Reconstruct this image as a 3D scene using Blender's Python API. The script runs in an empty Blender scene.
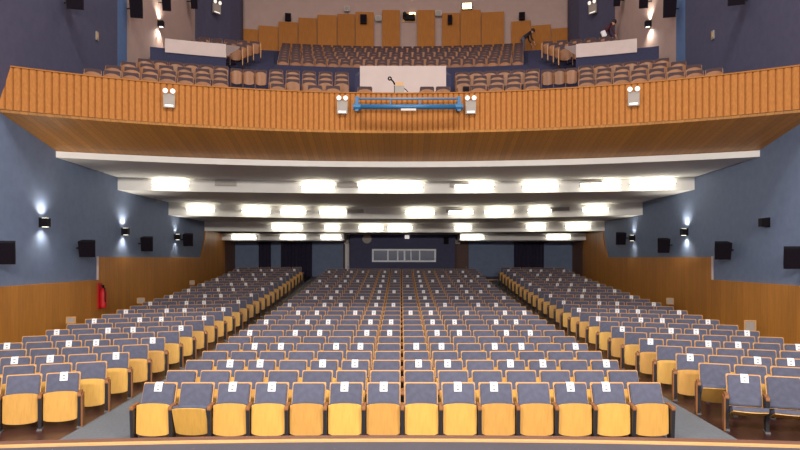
import bpy, math, random
from mathutils import Vector, Matrix
random.seed(7)
C = bpy.context.scene.collection
PI = math.pi
F = 655.0            # focal length in pixels of the 800 px wide frame
CX, CY = 401.0, 258.0
ZC = 2.65            # eye height above the floor at the front row
XL, XR = -9.3, 9.6   # side walls

# ------------------------------------------------------------------ materials
def lin(c):
    c = c / 255.0
    return c / 12.92 if c <= 0.04045 else ((c + 0.055) / 1.055) ** 2.4
def rgb(r, g, b): return (lin(r), lin(g), lin(b), 1.0)

def mat(name, col, rough=0.6, var=0.12, scale=6.0, stretch=(1, 1, 1), metallic=0.0, rnd=0.0, hue=0.0, bump=0.0, emit=None, strength=0.0, spec=0.5):
    m = bpy.data.materials.new(name); m.use_nodes = True
    nt = m.node_tree; N = nt.nodes; L = nt.links
    b = N['Principled BSDF']
    b.inputs['Roughness'].default_value = rough
    b.inputs['Metallic'].default_value = metallic
    b.inputs['Specular IOR Level'].default_value = spec
    tc = N.new('ShaderNodeTexCoord'); mp = N.new('ShaderNodeMapping'); mp.inputs['Scale'].default_value = stretch
    L.new(tc.outputs['Object'], mp.inputs['Vector'])
    nz = N.new('ShaderNodeTexNoise'); nz.inputs['Scale'].default_value = scale; nz.inputs['Detail'].default_value = 5
    L.new(mp.outputs['Vector'], nz.inputs['Vector'])
    mr = N.new('ShaderNodeMapRange'); mr.inputs['From Min'].default_value = 0.25; mr.inputs['From Max'].default_value = 0.75
    mr.inputs['To Min'].default_value = 1 - var; mr.inputs['To Max'].default_value = 1 + var
    L.new(nz.outputs['Fac'], mr.inputs['Value'])
    hs = N.new('ShaderNodeHueSaturation'); hs.inputs['Color'].default_value = col
    val = mr.outputs['Result']
    if rnd or hue:
        oi = N.new('ShaderNodeObjectInfo')
        m2 = N.new('ShaderNodeMapRange'); m2.inputs['To Min'].default_value = 1 - rnd; m2.inputs['To Max'].default_value = 1 + rnd * 0.6
        L.new(oi.outputs['Random'], m2.inputs['Value'])
        mu = N.new('ShaderNodeMath'); mu.operation = 'MULTIPLY'
        L.new(val, mu.inputs[0]); L.new(m2.outputs['Result'], mu.inputs[1]); val = mu.outputs[0]
        if hue:
            m3 = N.new('ShaderNodeMapRange'); m3.inputs['To Min'].default_value = 0.5 - hue; m3.inputs['To Max'].default_value = 0.5 + hue
            L.new(oi.outputs['Random'], m3.inputs['Value']); L.new(m3.outputs['Result'], hs.inputs['Hue'])
    L.new(val, hs.inputs['Value'])
    L.new(hs.outputs['Color'], b.inputs['Base Color'])
    if bump:
        bp = N.new('ShaderNodeBump'); bp.inputs['Strength'].default_value = bump
        L.new(nz.outputs['Fac'], bp.inputs['Height']); L.new(bp.outputs['Normal'], b.inputs['Normal'])
    if emit:
        b.inputs['Emission Color'].default_value = emit; b.inputs['Emission Strength'].default_value = strength
    return m

def plank_mat(name, col, axis, width, var=0.16, rough=0.5, joint=0.62):
    """boards of one width side by side along an axis, each its own tone, with thin dark joints"""
    m = mat(name, col, rough, 0.12, 3.0, (6, 6, 0.7))
    nt = m.node_tree; N = nt.nodes; L = nt.links
    hs = [n for n in N if n.type == 'HUE_SAT'][0]
    old = hs.inputs['Value'].links[0].from_socket
    tc = N.new('ShaderNodeTexCoord'); sx = N.new('ShaderNodeSeparateXYZ'); L.new(tc.outputs['Object'], sx.inputs[0])
    dv = N.new('ShaderNodeMath'); dv.operation = 'DIVIDE'; dv.inputs[1].default_value = width
    L.new(sx.outputs[axis], dv.inputs[0])
    fl = N.new('ShaderNodeMath'); fl.operation = 'FLOOR'; L.new(dv.outputs[0], fl.inputs[0])
    wn = N.new('ShaderNodeTexWhiteNoise'); wn.noise_dimensions = '1D'; L.new(fl.outputs[0], wn.inputs['W'])
    mr = N.new('ShaderNodeMapRange'); mr.inputs['To Min'].default_value = 1 - var; mr.inputs['To Max'].default_value = 1 + var
    L.new(wn.outputs['Value'], mr.inputs['Value'])
    fr = N.new('ShaderNodeMath'); fr.operation = 'FRACT'; L.new(dv.outputs[0], fr.inputs[0])
    gt = N.new('ShaderNodeMath'); gt.operation = 'GREATER_THAN'; gt.inputs[1].default_value = 0.07; L.new(fr.outputs[0], gt.inputs[0])
    m5 = N.new('ShaderNodeMapRange'); m5.inputs['To Min'].default_value = joint; L.new(gt.outputs[0], m5.inputs['Value'])
    a = N.new('ShaderNodeMath'); a.operation = 'MULTIPLY'; L.new(old, a.inputs[0]); L.new(mr.outputs[0], a.inputs[1])
    b = N.new('ShaderNodeMath'); b.operation = 'MULTIPLY'; L.new(a.outputs[0], b.inputs[0]); L.new(m5.outputs[0], b.inputs[1])
    L.new(b.outputs[0], hs.inputs['Value'])
    return m

M = {}
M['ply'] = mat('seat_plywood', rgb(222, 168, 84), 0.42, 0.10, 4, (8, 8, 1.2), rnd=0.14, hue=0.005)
M['frame'] = mat('frame_wood', rgb(190, 136, 76), 0.5, 0.12, 5, (1, 4, 4))
M['arm'] = mat('armrest_wood', rgb(142, 90, 48), 0.45, 0.15, 6, (4, 1, 1))
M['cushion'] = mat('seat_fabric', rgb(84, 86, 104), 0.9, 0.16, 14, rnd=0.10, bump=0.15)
M['steel'] = mat('dark_steel', rgb(38, 36, 42), 0.5, 0.1, 8)
M['foot'] = mat('grey_steel', rgb(110, 108, 110), 0.45, 0.1, 8)
M['paper'] = mat('white_paper', rgb(236, 234, 236), 0.8, 0.03, 10)
M['ink'] = mat('dark_ink', rgb(52, 50, 60), 0.8, 0.05, 10)
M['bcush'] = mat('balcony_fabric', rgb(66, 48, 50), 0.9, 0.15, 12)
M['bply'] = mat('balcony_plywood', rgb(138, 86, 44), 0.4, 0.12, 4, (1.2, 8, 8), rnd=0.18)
M['floor'] = plank_mat('dark_red_boards', rgb(60, 32, 31), 0, 0.12, 0.18, 0.35)
M['carpet'] = mat('grey_carpet', rgb(104, 108, 114), 0.95, 0.14, 30, bump=0.1)
M['stage'] = mat('stage_cloth', rgb(64, 60, 68), 0.8, 0.10, 3)
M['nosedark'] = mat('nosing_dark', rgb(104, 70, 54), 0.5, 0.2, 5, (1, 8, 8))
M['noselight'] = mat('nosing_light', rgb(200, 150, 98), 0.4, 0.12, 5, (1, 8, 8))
M['blue'] = mat('blue_paint', rgb(110, 125, 154), 0.75, 0.09, 5)
M['deepblue'] = mat('deep_blue_paint', rgb(74, 73, 98), 0.75, 0.10, 5)  # own colour of the corner walls; upper side walls use it as painted shade
M['stripblue'] = mat('bright_blue_paint', rgb(84, 110, 152), 0.6, 0.08, 5)
M['white'] = mat('off_white_paint', rgb(198, 178, 172), 0.75, 0.05, 3)
M['wallpink'] = mat('upper_wall_paint', rgb(172, 146, 138), 0.75, 0.05, 3)
M['ceil'] = mat('ceiling_paint', rgb(234, 232, 228), 0.8, 0.04, 2)
M['panel'] = plank_mat('wall_panelling_wood', rgb(188, 124, 50), 1, 0.31, 0.08, 0.5, 0.86)
M['panelback'] = plank_mat('dark_panelling', rgb(128, 82, 50), 1, 0.4, 0.10, 0.5)
M['slat'] = mat('slatted_front_wood', rgb(164, 106, 54), 0.75, 0.16, 3, (9, 9, 0.6), spec=0.12)
M['groove'] = mat('slat_groove', rgb(132, 80, 38), 0.8, 0.16, 3, (9, 9, 0.6), spec=0.1)
M['soffit'] = plank_mat('soffit_boards', rgb(184, 124, 54), 0, 0.16, 0.12, 0.45)
M['acoustic'] = mat('acoustic_panel_wood', rgb(166, 108, 54), 0.75, 0.14, 3, (5, 5, 0.7), rnd=0.08, spec=0.12)
M['navyfloor'] = mat('navy_carpet', rgb(50, 50, 76), 0.95, 0.15, 20)
M['black'] = mat('black_plastic', rgb(20, 16, 22), 0.6, 0.08, 8, spec=0.15)
M['grille'] = mat('speaker_grille', rgb(26, 20, 28), 0.9, 0.3, 60, spec=0.1)
M['curtain'] = mat('dark_curtain', rgb(42, 36, 60), 0.95, 0.2, 6)
M['booth'] = mat('booth_navy', rgb(70, 71, 100), 0.8, 0.10, 5)
M['winframe'] = mat('white_window_frame', rgb(240, 242, 250), 0.5, 0.03, 5)
M['glass'] = mat('dark_glass', rgb(80, 84, 112), 0.12, 0.1, 4)
M['brown'] = mat('brown_door', rgb(84, 50, 44), 0.6, 0.15, 5, (6, 6, 1))
M['red'] = mat('red_enamel', rgb(196, 30, 36), 0.35, 0.06, 5)
M['grey'] = mat('grey_plastic', rgb(150, 140, 132), 0.5, 0.06, 6)
M['lightgrey'] = mat('pale_plastic', rgb(204, 194, 186), 0.4, 0.04, 6)
M['bluepipe'] = mat('blue_enamel', rgb(44, 104, 148), 0.4, 0.08, 6)
M['steelblue'] = mat('blue_grey_tube', rgb(100, 128, 156), 0.4, 0.08, 6)
M['tan'] = mat('tan_plastic', rgb(196, 150, 96), 0.5, 0.08, 6)
M['vent'] = mat('grey_vent', rgb(190, 184, 178), 0.6, 0.05, 8)
M['tube'] = mat('fluorescent_glow', rgb(255, 250, 236), 0.5, 0.0, 2, emit=(1.0, 0.95, 0.80, 1), strength=7.5)
M['lens'] = mat('lamp_glow', rgb(255, 240, 210), 0.5, 0.0, 2, emit=(1.0, 0.92, 0.78, 1), strength=3.0)
M['elens'] = mat('indicator_glow', rgb(255, 246, 236), 0.5, 0.0, 2, emit=(1.0, 0.93, 0.85, 1), strength=0.5)
M['warmlens'] = mat('warm_lamp_glow', rgb(255, 214, 120), 0.5, 0.0, 2, emit=(1.0, 0.74, 0.30, 1), strength=6.0)
M['skin'] = mat('skin', rgb(196, 144, 118), 0.6, 0.06, 8)
M['darkcloth'] = mat('black_cloth', rgb(40, 34, 44), 0.9, 0.12, 12)
M['jeans'] = mat('grey_blue_jeans', rgb(92, 88, 106), 0.9, 0.12, 12)
M['marooncloth'] = mat('maroon_cloth', rgb(74, 34, 46), 0.9, 0.12, 12)
M['hair'] = mat('dark_hair', rgb(32, 24, 24), 0.7, 0.1, 20)

# ------------------------------------------------------------------ mesh building
class MB:
    def __init__(s): s.v = []; s.f = []; s.m = []; s.mats = []
    def mi(s, m):
        if m not in s.mats: s.mats.append(m)
        return s.mats.index(m)
    def add(s, vs, fs, m, T=None):
        b = len(s.v); k = s.mi(m)
        s.v += [tuple(T @ Vector(v)) if T else tuple(v) for v in vs]
        for f in fs: s.f.append(tuple(b + i for i in f)); s.m.append(k)
        return s
    def box(s, x0, x1, y0, y1, z0, z1, m, T=None):
        vs = [(x0,y0,z0),(x1,y0,z0),(x1,y1,z0),(x0,y1,z0),(x0,y0,z1),(x1,y0,z1),(x1,y1,z1),(x0,y1,z1)]
        return s.add(vs, [(0,3,2,1),(4,5,6,7),(0,1,5,4),(1,2,6,5),(2,3,7,6),(3,0,4,7)], m, T)
    def prism(s, pts, y0, y1, m, T=None):
        """outline in x,z pushed from y0 to y1"""
        n = len(pts)
        vs = [(x, y0, z) for x, z in pts] + [(x, y1, z) for x, z in pts]
        fs = [tuple(range(n)), tuple(range(2*n-1, n-1, -1))] + [(i, i+n, (i+1) % n + n, (i+1) % n) for i in range(n)]
        return s.add(vs, fs, m, T)
    def tube(s, p, q, r, m, n=10, r2=None):
        p, q = Vector(p), Vector(q); d = (q-p).normalized()
        a = d.orthogonal().normalized(); b = d.cross(a); r2 = r if r2 is None else r2
        vs = [p + (a*math.cos(t)+b*math.sin(t))*r for t in [2*PI*i/n for i in range(n)]] + [q + (a*math.cos(t)+b*math.sin(t))*r2 for t in [2*PI*i/n for i in range(n)]]
        return s.add(vs, [tuple(range(n-1, -1, -1)), tuple(range(n, 2*n))] + [(i, (i+1) % n, (i+1) % n+n, i+n) for i in range(n)], m)
    def path(s, pts, r, m, n=8):
        for a, b in zip(pts, pts[1:]): s.tube(a, b, r, m, n)
        return s
    def ball(s, c, r, m, n=10, sc=(1,1,1)):
        vs = []; fs = []
        for i in range(n//2+1):
            t = PI*i/(n//2)
            for j in range(n):
                p = 2*PI*j/n
                vs.append((c[0]+r*sc[0]*math.sin(t)*math.cos(p), c[1]+r*sc[1]*math.sin(t)*math.sin(p), c[2]+r*sc[2]*math.cos(t)))
        for i in range(n//2):
            for j in range(n): fs.append((i*n+j, (i+1)*n+j, (i+1)*n+(j+1) % n, i*n+(j+1) % n))
        return s.add(vs, fs, m)
    def grid(s, rows, m, T=None):
        nx = len(rows[0]); vs = [p for r in rows for p in r]
        fs = [(i*nx+j, i*nx+j+1, (i+1)*nx+j+1, (i+1)*nx+j) for i in range(len(rows)-1) for j in range(nx-1)]
        return s.add(vs, fs, m, T)
    def mesh(s, name):
        me = bpy.data.meshes.new(name); me.from_pydata(s.v, [], s.f)
        for m in s.mats: me.materials.append(m)
        me.polygons.foreach_set('material_index', s.m); me.update(); return me
    def build(s, name, parent=None, smooth=False):
        me = s.mesh(name)
        if smooth:
            for p in me.polygons: p.use_smooth = True
        return link(name, me, parent)

def link(name, me, parent=None):
    o = bpy.data.objects.new(name, me); C.objects.link(o)
    if parent: o.parent = parent
    return o
def tag(o, label, cat, group=None, kind=None):
    o['label'] = label; o['category'] = cat
    if group: o['group'] = group
    o['kind'] = kind or 'thing'
    return o
def empty(name, loc, rz, label, cat, group=None):
    o = bpy.data.objects.new(name, None); C.objects.link(o); o.empty_display_size = 0.1
    o.location = loc; o.rotation_euler = (0, 0, rz)
    return tag(o, label, cat, group)
def struct(mb, name, label=None):
    o = mb.build(name); o['kind'] = 'structure'
    if label: o['label'] = label
    return o
def rounded(w, z0, z1, r, n=4):
    pts = []
    for cx, cz, a0 in ((w-r, z0+r, -PI/2), (w-r, z1-r, 0), (-w+r, z1-r, PI/2), (-w+r, z0+r, PI)):
        for i in range(n+1):
            a = a0 + PI/2*i/n; pts.append((cx+r*math.cos(a), cz+r*math.sin(a)))
    return pts
ORD = 'first second third fourth fifth sixth seventh eighth ninth tenth eleventh twelfth thirteenth fourteenth fifteenth sixteenth seventeenth eighteenth nineteenth twentieth twenty-first twenty-second twenty-third twenty-fourth twenty-fifth twenty-sixth'.split()
TENS = {30: 'thirtieth'}
def nth(i): return ORD[i] if i < len(ORD) else 'number %d' % (i+1)

def at(px, py, D): return Vector(((px-CX)*D/F, D, ZC+(CY-py)*D/F))
class Arc:
    """plan curve across the hall: depth s at the walls, c on the centre line"""
    def __init__(a, side, centre):
        sg = centre-side; a.c = centre; a.R = (9.3**2+sg**2)/(2*sg) if abs(sg) > 1e-6 else 1e6
    def y(a, x): return a.c-a.R+math.sqrt(max(a.R**2-x*x, 0))
    def hit(a, px):
        x = 0.0
        for _ in range(30): x = (px-CX)/F*a.y(x)
        return x, a.y(x)
    def ang(a, x): return -math.asin(max(-1, min(1, x/a.R)))
def xs(n, x0=XL, x1=XR): return [x0+(x1-x0)*i/n for i in range(n+1)]

# ------------------------------------------------------------------ floor
D0, PITCH, TH = 9.69, 0.95, math.radians(19)
def elev(k): return 0.0 if k <= 0 else 0.015*k+0.001458*k*k
def floor_z(x, y):
    ya = y+0.32+max(0, abs(x)-5.22)*math.tan(TH)
    return elev((ya-D0)/PITCH)
YB = 36.5
xg = [XL-0.1, -8.2, -7.2, -6.2, -5.22, -4.0, -2, 0, 2, 4.0, 5.22, 6.2, 7.2, 8.2, XR+0.1]
yg = [4.5, 7, 9]+[9.5+0.5*i for i in range(55)]+[37.0]
m = MB(); m.grid([[(x, y, floor_z(x, y)) for x in xg] for y in yg], M['floor']); fl = struct(m, 'floor', 'dark red-brown boarded floor rising towards the back wall')
for i, (a, b) in enumerate(((-4.97, -3.9), (3.9, 4.9))):
    m = MB(); m.grid([[(x, y, floor_z(x, y)+0.006) for x in (a, (a+b)/2, b)] for y in yg if y >= 7 and y < 36.5], M['carpet'])
    struct(m, 'floor_aisle_left' if i == 0 else 'floor_aisle_right', 'grey carpet strip up the %s aisle' % ('left', 'right')[i])
# stage
SA = Arc(5.58-1.52, 5.58)
m = MB(); sx_ = xs(40, -9.2, 9.5)
def stagerow(off, z): return [(x, SA.y(x)+off, z) for x in sx_]
m.grid([[(x, -5, 1.1) for x in sx_], stagerow(-0.06, 1.1)], M['stage'])
m.grid([stagerow(0.10, 1.05), stagerow(0.10, -0.02)], M['steel'])
struct(m, 'floor_stage', 'grey stage floor in front of the seats')
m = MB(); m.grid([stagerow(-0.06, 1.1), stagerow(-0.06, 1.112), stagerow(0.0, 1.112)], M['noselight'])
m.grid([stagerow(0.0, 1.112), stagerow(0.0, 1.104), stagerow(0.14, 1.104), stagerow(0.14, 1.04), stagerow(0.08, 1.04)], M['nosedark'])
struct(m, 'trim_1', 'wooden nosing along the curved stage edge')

# ------------------------------------------------------------------ walls
def side_wall(name, X, s, rects):
    m = MB()
    for y0, y1, z0, z1, mm in rects:
        a, b = (X-0.4, X) if s < 0 else (X, X+0.4)
        m.box(a, b, y0, y1, z0, z1, mm)
    return struct(m, name)
TOP = 19.0
for s, X in ((-1, XL), (1, XR)):
    y1 = F*abs(X)/274.0 if s < 0 else F*X/275.0
    y0 = y1-0.75
    side_wall('wall_left' if s < 0 else 'wall_right', X, s,
        [(-5, y0, -0.1, 6.2, M['blue']), (-5, y0, 6.2, TOP, M['deepblue']), (y0, y1, -0.1, 6.2, M['blue']), (y0, y1, 6.2, TOP, M['stripblue']),  # front stretch: same paint above, its darker tone imitates weaker light up there
         (y1, YB, -0.1, 6.2, M['blue']), (y1, YB, 6.2, TOP, M['wallpink'])])
    # wood panelling: low by the stage, higher further back, full height by the back wall
    ys = F*abs(X)/304.0 if s < 0 else F*X/312.0
    m = MB(); t = 0.06; xa, xb = (X, X+t) if s < 0 else (X-t, X)
    ye = F*abs(X)/201.0 if s < 0 else F*X/207.5
    m.box(xa, xb, 5.0, ys, -0.05, 1.985, M['panel'])
    m.box(xa, xb, ys, ye, 0.1, 2.68, M['panel'])
    # curved rise to full height
    pts = [(ye, 0.3), (34.4, 0.3), (34.4, 4.0), (ye+0.75, 4.0), (ye+0.55, 3.5), (ye+0.3, 3.05), (ye, 2.68)]
    n = len(pts)
    m.add([(xa, y, z) for y, z in pts]+[(xb, y, z) for y, z in pts], [tuple(range(n)), tuple(range(2*n-1, n-1, -1))]+[(i, i+n, (i+1) % n+n, (i+1) % n) for i in range(n)], M['panel'])
    m.box(xa, xb, 34.4, YB, 0.5, 3.7, M['panelback'])
    struct(m, 'wall_left_panelling' if s < 0 else 'wall_right_panelling', 'wood panelling along the side wall stepping up once, %s side' % ('left' if s < 0 else 'right'))
    m = MB(); m.box(min(xa, xb)-0.0, max(xa, xb)+0.0, ys-0.03, ys, 1.985, 2.70, M['white'])
    struct(m, 'trim_2' if s < 0 else 'trim_3', 'pale upright edge where the panelling steps up, %s side' % ('left' if s < 0 else 'right'))
m = MB(); m.box(XL-0.2, XR+0.2, YB, YB+0.2, 0.3, 6.6, M['blue']); struct(m, 'wall_back', 'blue back wall under the balcony')
m = MB(); m.box(XL-0.2, XR+0.2, -5, YB+0.2, TOP, TOP+0.2, M['ceil']); struct(m, 'ceiling', 'hall ceiling')

# ------------------------------------------------------------------ balcony front, soffit and stepped ceiling
FA = Arc(15.6, 18.15); LIP = Arc(17.7, 19.6)
RISER = [(Arc(21.5, 22.7), 5.30, 4.885), (Arc(26.2, 28.7), 4.88, 4.37), (Arc(31.0, 32.8), 4.38, 3.93), (Arc(33.8, 34.4), 3.93, 3.57)]
ZF0, ZF1 = 6.09, 7.2
FLEAN = 0.45
def foff(z): return -FLEAN*(ZF1-z)/(ZF1-ZF0)
m = MB(); N = 136; row0 = []
pts = []; mats_ = []
for i in range(N):
    a = XL*1.028+(XR-XL)*1.028*i/N; w = (XR-XL)*1.028/N
    for fx, d, mm in ((0.0, 0.02, 'g'), (0.20, 0.02, 's'), (0.27, 0.0, 's'), (0.93, 0.0, 's')):
        x = a+fx*w; pts.append((x, FA.y(x)+d)); mats_.append(mm)
pts.append((XR*1.028, FA.y(XR*1.028))); QF = 1-FLEAN/18.15
for (xa, ya), (xb, yb), mm in zip(pts, pts[1:], mats_):
    m.add([(xa*QF, ya*QF, ZF0), (xb*QF, yb*QF, ZF0), (xb, yb, ZF1), (xa, ya, ZF1)], [(0, 1, 2, 3)], M['groove'] if mm == 'g' else M['slat'])
X60 = xs(60)
m.grid([[(x, FA.y(x)-0.02, ZF1) for x in X60], [(x, FA.y(x)-0.02, ZF1+0.03) for x in X60], [(x, FA.y(x)+0.16, ZF1+0.03) for x in X60], [(x, FA.y(x)+0.16, 6.9) for x in X60]], M['slat'])
struct(m, 'wall_balcony_front', 'curved balcony front of upright ribbed wood slats')
m = MB(); m.grid([[(x, FA.y(x)-0.0-FLEAN, ZF0) for x in X60], [(x, FA.y(x)+0.02-FLEAN, ZF0-0.06) for x in X60], [(x, LIP.y(x), 5.53) for x in X60]], M['soffit'])
struct(m, 'ceiling_balcony_soffit', 'boarded wooden soffit sloping back under the balcony')
m = MB(); rows = [[(x, LIP.y(x)-0.05, 5.53) for x in X60], [(x, LIP.y(x)-0.05, 5.36) for x in X60]]
z = 5.36
for A, zt, zb in RISER:
    rows.append([(x, A.y(x), zt) for x in X60]); rows.append([(x, A.y(x), zb) for x in X60])
rows.append([(x, YB, 3.55) for x in X60])
for a, b in zip(rows[:-3], rows[1:-2]): m.grid([a, b], M['ceil'])
A4 = RISER[3][0]; bx0, bx1 = (345.5-CX)*35.5/F, (458-CX)*35.5/F
m.grid([rows[-4], [(x, A4.y(x), 3.93) for x in X60]], M['ceil'])
for u, v in ((XL, bx0), (bx1, XR)):
    q = xs(20, u, v); m.grid([[(x, A4.y(x), 3.93) for x in q], [(x, A4.y(x), 3.57) for x in q], [(x, YB, 3.55) for x in q]], M['ceil'])
    m.add([(e_, A4.y(e_), 3.93) for e_ in (bx0 if v == bx0 else bx1,)]+[(e_, YB, 3.93) for e_ in (bx0 if v == bx0 else bx1,)]+[(e_, YB, 3.55) for e_ in (bx0 if v == bx0 else bx1,)]+[(e_, A4.y(e_), 3.57) for e_ in (bx0 if v == bx0 else bx1,)], [(0, 1, 2, 3)], M['ceil'])
q = xs(8, bx0, bx1); m.grid([[(x, A4.y(x), 3.93) for x in q], [(x, YB, 3.93) for x in q]], M['ceil'])
struct(m, 'ceiling_under_balcony', 'white ceiling stepping down towards the back wall')

# fluorescent fittings on the faces of the steps:  (centre px, width px)
LIGHTS = [
    (0, 184.5, 0.20, [(171, 36), (318, 34), (390.5, 65), (474, 40), (540, 36), (600, 40), (652, 44)]),
    (1, 211.5, 0.18, [(200, 28), (256, 29), (293, 26), (333, 28), (420, 30), (461, 25), (499, 29), (540, 24), (596, 26)]),
    (2, 227.5, 0.16, [(287, 31), (332, 16), (371, 25), (400, 25), (463, 18), (536, 20), (578, 25)]),
    (3, 236.5, 0.14, [(244, 25), (293, 26), (331, 21), (472, 24), (558, 24)])]
STEP = ['front ceiling step', 'second ceiling step', 'third ceiling step', 'rearmost ceiling step']
for ri, py, hh, items in LIGHTS:
    A, zt, zb = RISER[ri]
    for i, (px, w) in enumerate(items):
        x, y = A.hit(px); ln = w*y/F
        zz = (zt+zb)/2+0.0
        e = empty('fluorescent_light', (x, y, zz), A.ang(x), 'white fluorescent light on the %s under the balcony, %s from the left' % (STEP[ri], nth(i)), 'ceiling light', 'fluorescent lights under the balcony')
        off = -0.004-ln*ln/(8*A.R)
        mb = MB(); mb.box(-ln/2, ln/2, off-0.05, off, -0.05, 0.05, M['lightgrey']); mb.tube((-ln/2+0.02, off-0.13, 0), (-ln/2+0.02, off-0.04, 0), 0.02, M['lightgrey']); mb.tube((ln/2-0.02, off-0.13, 0), (ln/2-0.02, off-0.04, 0), 0.02, M['lightgrey']); mb.build('housing', e)
        for dz in (-0.045, 0.045):
            mb = MB(); mb.tube((-ln/2+0.03, off-0.13, dz), (ln/2-0.03, off-0.13, dz), 0.022, M['tube'], 10); mb.build('tube', e)
VENTS = [(0, [(226, 21), (347, 20), (459, 19), (591, 21)]), (1, [(355, 17), (454, 16), (560, 19)])]
for ri, items in VENTS:
    A, zt, zb = RISER[ri]
    for i, (px, w) in enumerate(items):
        x, y = A.hit(px); ln = w*y/F; h = 0.075
        e = empty('air_vent', (x, y, (zt+zb)/2+0.07), A.ang(x), 'grey slotted air vent on the %s under the balcony, %s from the left' % (STEP[ri], nth(i)), 'vent', 'air vents under the balcony')
        mb = MB(); mb.box(-ln/2, ln/2, -0.12, -0.09, -h, h, M['vent']); mb.box(-ln/2+0.02, ln/2-0.02, -0.09, -0.002, -h+0.02, h-0.02, M['black']); mb.build('vent_frame', e)
        mb = MB()
        for k in range(4): mb.box(-ln/2+0.015, ln/2-0.015, -0.13, -0.12, -h+0.012+k*0.036, -h+0.03+k*0.036, M['grey'])
        mb.build('louvres', e)

# ------------------------------------------------------------------ theatre seat
def tilt(T0, T1):
    d = (Vector((0,)+T1)-Vector((0,)+T0)).normalized(); x = Vector((1, 0, 0)); n = x.cross(d)
    mt = Matrix((x, -n*-1, d)).transposed().to_4x4(); mt.translation = Vector((0,)+T0); return mt
# backrest frame: local z runs up the back, local y to the rear
BT = 0.35; BA = math.atan2(0.21, 0.47)
TB = Matrix.Translation((0, 0.11, 0.34)) @ Matrix.Rotation(-BA, 4, 'X')
BL = math.hypot(0.21, 0.47)
def ply_shell(m, w, h, t, yc, mm, T=None, n=10, arch=0.022, curl=0.014):
    cols = []
    for i in range(n+1):
        u = -1+2*i/n; a = 1-u*u; zt = h-arch+arch*a; zb = -h+arch-arch*a*1.15
        if abs(u) > 0.99: zt -= 0.01; zb += 0.01
        cols.append((u*w, yc-curl*(a-1), zt, zb, a))
    K = 4; fr = []; bk = []
    for k in range(K+1):
        s = k/K
        fr.append([(x*(1+0.015*math.sin(PI*s)), y, zb+(zt-zb)*s) for x, y, zt, zb, a in cols])
        bk.append([(x*(1+0.015*math.sin(PI*s)), y+t, zb+(zt-zb)*s) for x, y, zt, zb, a in cols])
    m.grid(fr, mm, T); m.grid([r[::-1] for r in bk], mm, T)
    m.grid([bk[0], fr[0]], mm, T); m.grid([fr[-1], bk[-1]], mm, T)
    m.grid([[r[0] for r in bk], [r[0] for r in fr]][::-1], mm, T); m.grid([[r[-1] for r in fr], [r[-1] for r in bk]][::-1], mm, T)
def p_panel(m, T=Matrix()): m.prism(rounded(0.248, 0, BL, 0.02), 0.0, 0.022, M['frame'], T @ TB)
def p_cush(m, T=Matrix()):
    m.prism(rounded(0.229, 0.01, BL-0.028, 0.025), -0.038, 0.002, M['cushion'], T @ TB)
    m.prism(rounded(0.215, 0.025, BL-0.042, 0.02), -0.046, -0.038, M['cushion'], T @ TB)
def p_pan(m, T=Matrix()): ply_shell(m, 0.236, 0.232, 0.012, -0.02, M['ply'], T)
def p_pad(m, T=Matrix()): ply_shell(m, 0.240, 0.238, 0.06, -0.004, M['cushion'], T)
def p_arm(m, T=Matrix(), x=-0.275):
    pr = [(-0.10, 0.485), (-0.105, 0.50), (-0.10, 0.53), (-0.08, 0.54), (0.15, 0.55), (0.15, 0.515), (-0.08, 0.495)]
    n = len(pr); x0, x1 = x-0.026, x+0.026
    m.add([(x0, y, z) for y, z in pr]+[(x1, y, z) for y, z in pr], [tuple(range(n)), tuple(range(2*n-1, n-1, -1))]+[(i, i+n, (i+1) % n+n, (i+1) % n) for i in range(n)], M['arm'], T)
def p_leg(m, T=Matrix(), x=-0.275):
    pr = [(-0.06, 0.0), (-0.10, 0.49), (0.16, 0.50), (0.12, 0.30), (0.07, 0.0)]
    n = len(pr); x0, x1 = x-0.024, x+0.024
    m.add([(x0, y, z) for y, z in pr]+[(x1, y, z) for y, z in pr], [tuple(range(n)), tuple(range(2*n-1, n-1, -1))]+[(i, i+n, (i+1) % n+n, (i+1) % n) for i in range(n)], M['steel'], T)
def p_foot(m, T=Matrix(), x=-0.275): m.box(x-0.035, x+0.035, -0.11, 0.10, -0.015, 0.02, M['foot'], T)
PIV = (0, 0.0, 0.335)
LEAN = math.radians(-2)
def mk(f, name, **k):
    b = MB(); f(b, **k); return b.mesh(name)
ME = {n: mk(f, n) for n, f in (('back_panel', p_panel), ('back_cushion', p_cush), ('seat_pan', p_pan), ('seat_cushion', p_pad), ('armrest', p_arm), ('leg', p_leg), ('leg_foot', p_foot))}
ME['armrest_r'] = mk(p_arm, 'armrest', x=0.275); ME['leg_r'] = mk(p_leg, 'leg', x=0.275); ME['leg_foot_r'] = mk(p_foot, 'leg_foot', x=0.275)
def p_end(m, x=0.3):
    pr = [(-0.11, 0.0), (-0.12, 0.50), (0.12, 0.52), (0.10, 0.0)]; n = 4; x0, x1 = (x, x+0.025) if x > 0 else (x-0.025, x)
    m.add([(x0, y, z) for y, z in pr]+[(x1, y, z) for y, z in pr], [tuple(range(n)), tuple(range(2*n-1, n-1, -1))]+[(i, i+n, (i+1) % n+n, (i+1) % n) for i in range(n)], M['arm'])
ME['end_l'] = mk(p_end, 'end_panel', x=-0.3); ME['end_r'] = mk(p_end, 'end_panel', x=0.3)
for n in ('seat_pan', 'seat_cushion'):
    for p in ME[n].polygons: p.use_smooth = len(p.vertices) == 4
SEATNAME = 'theatre_seat'
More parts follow.
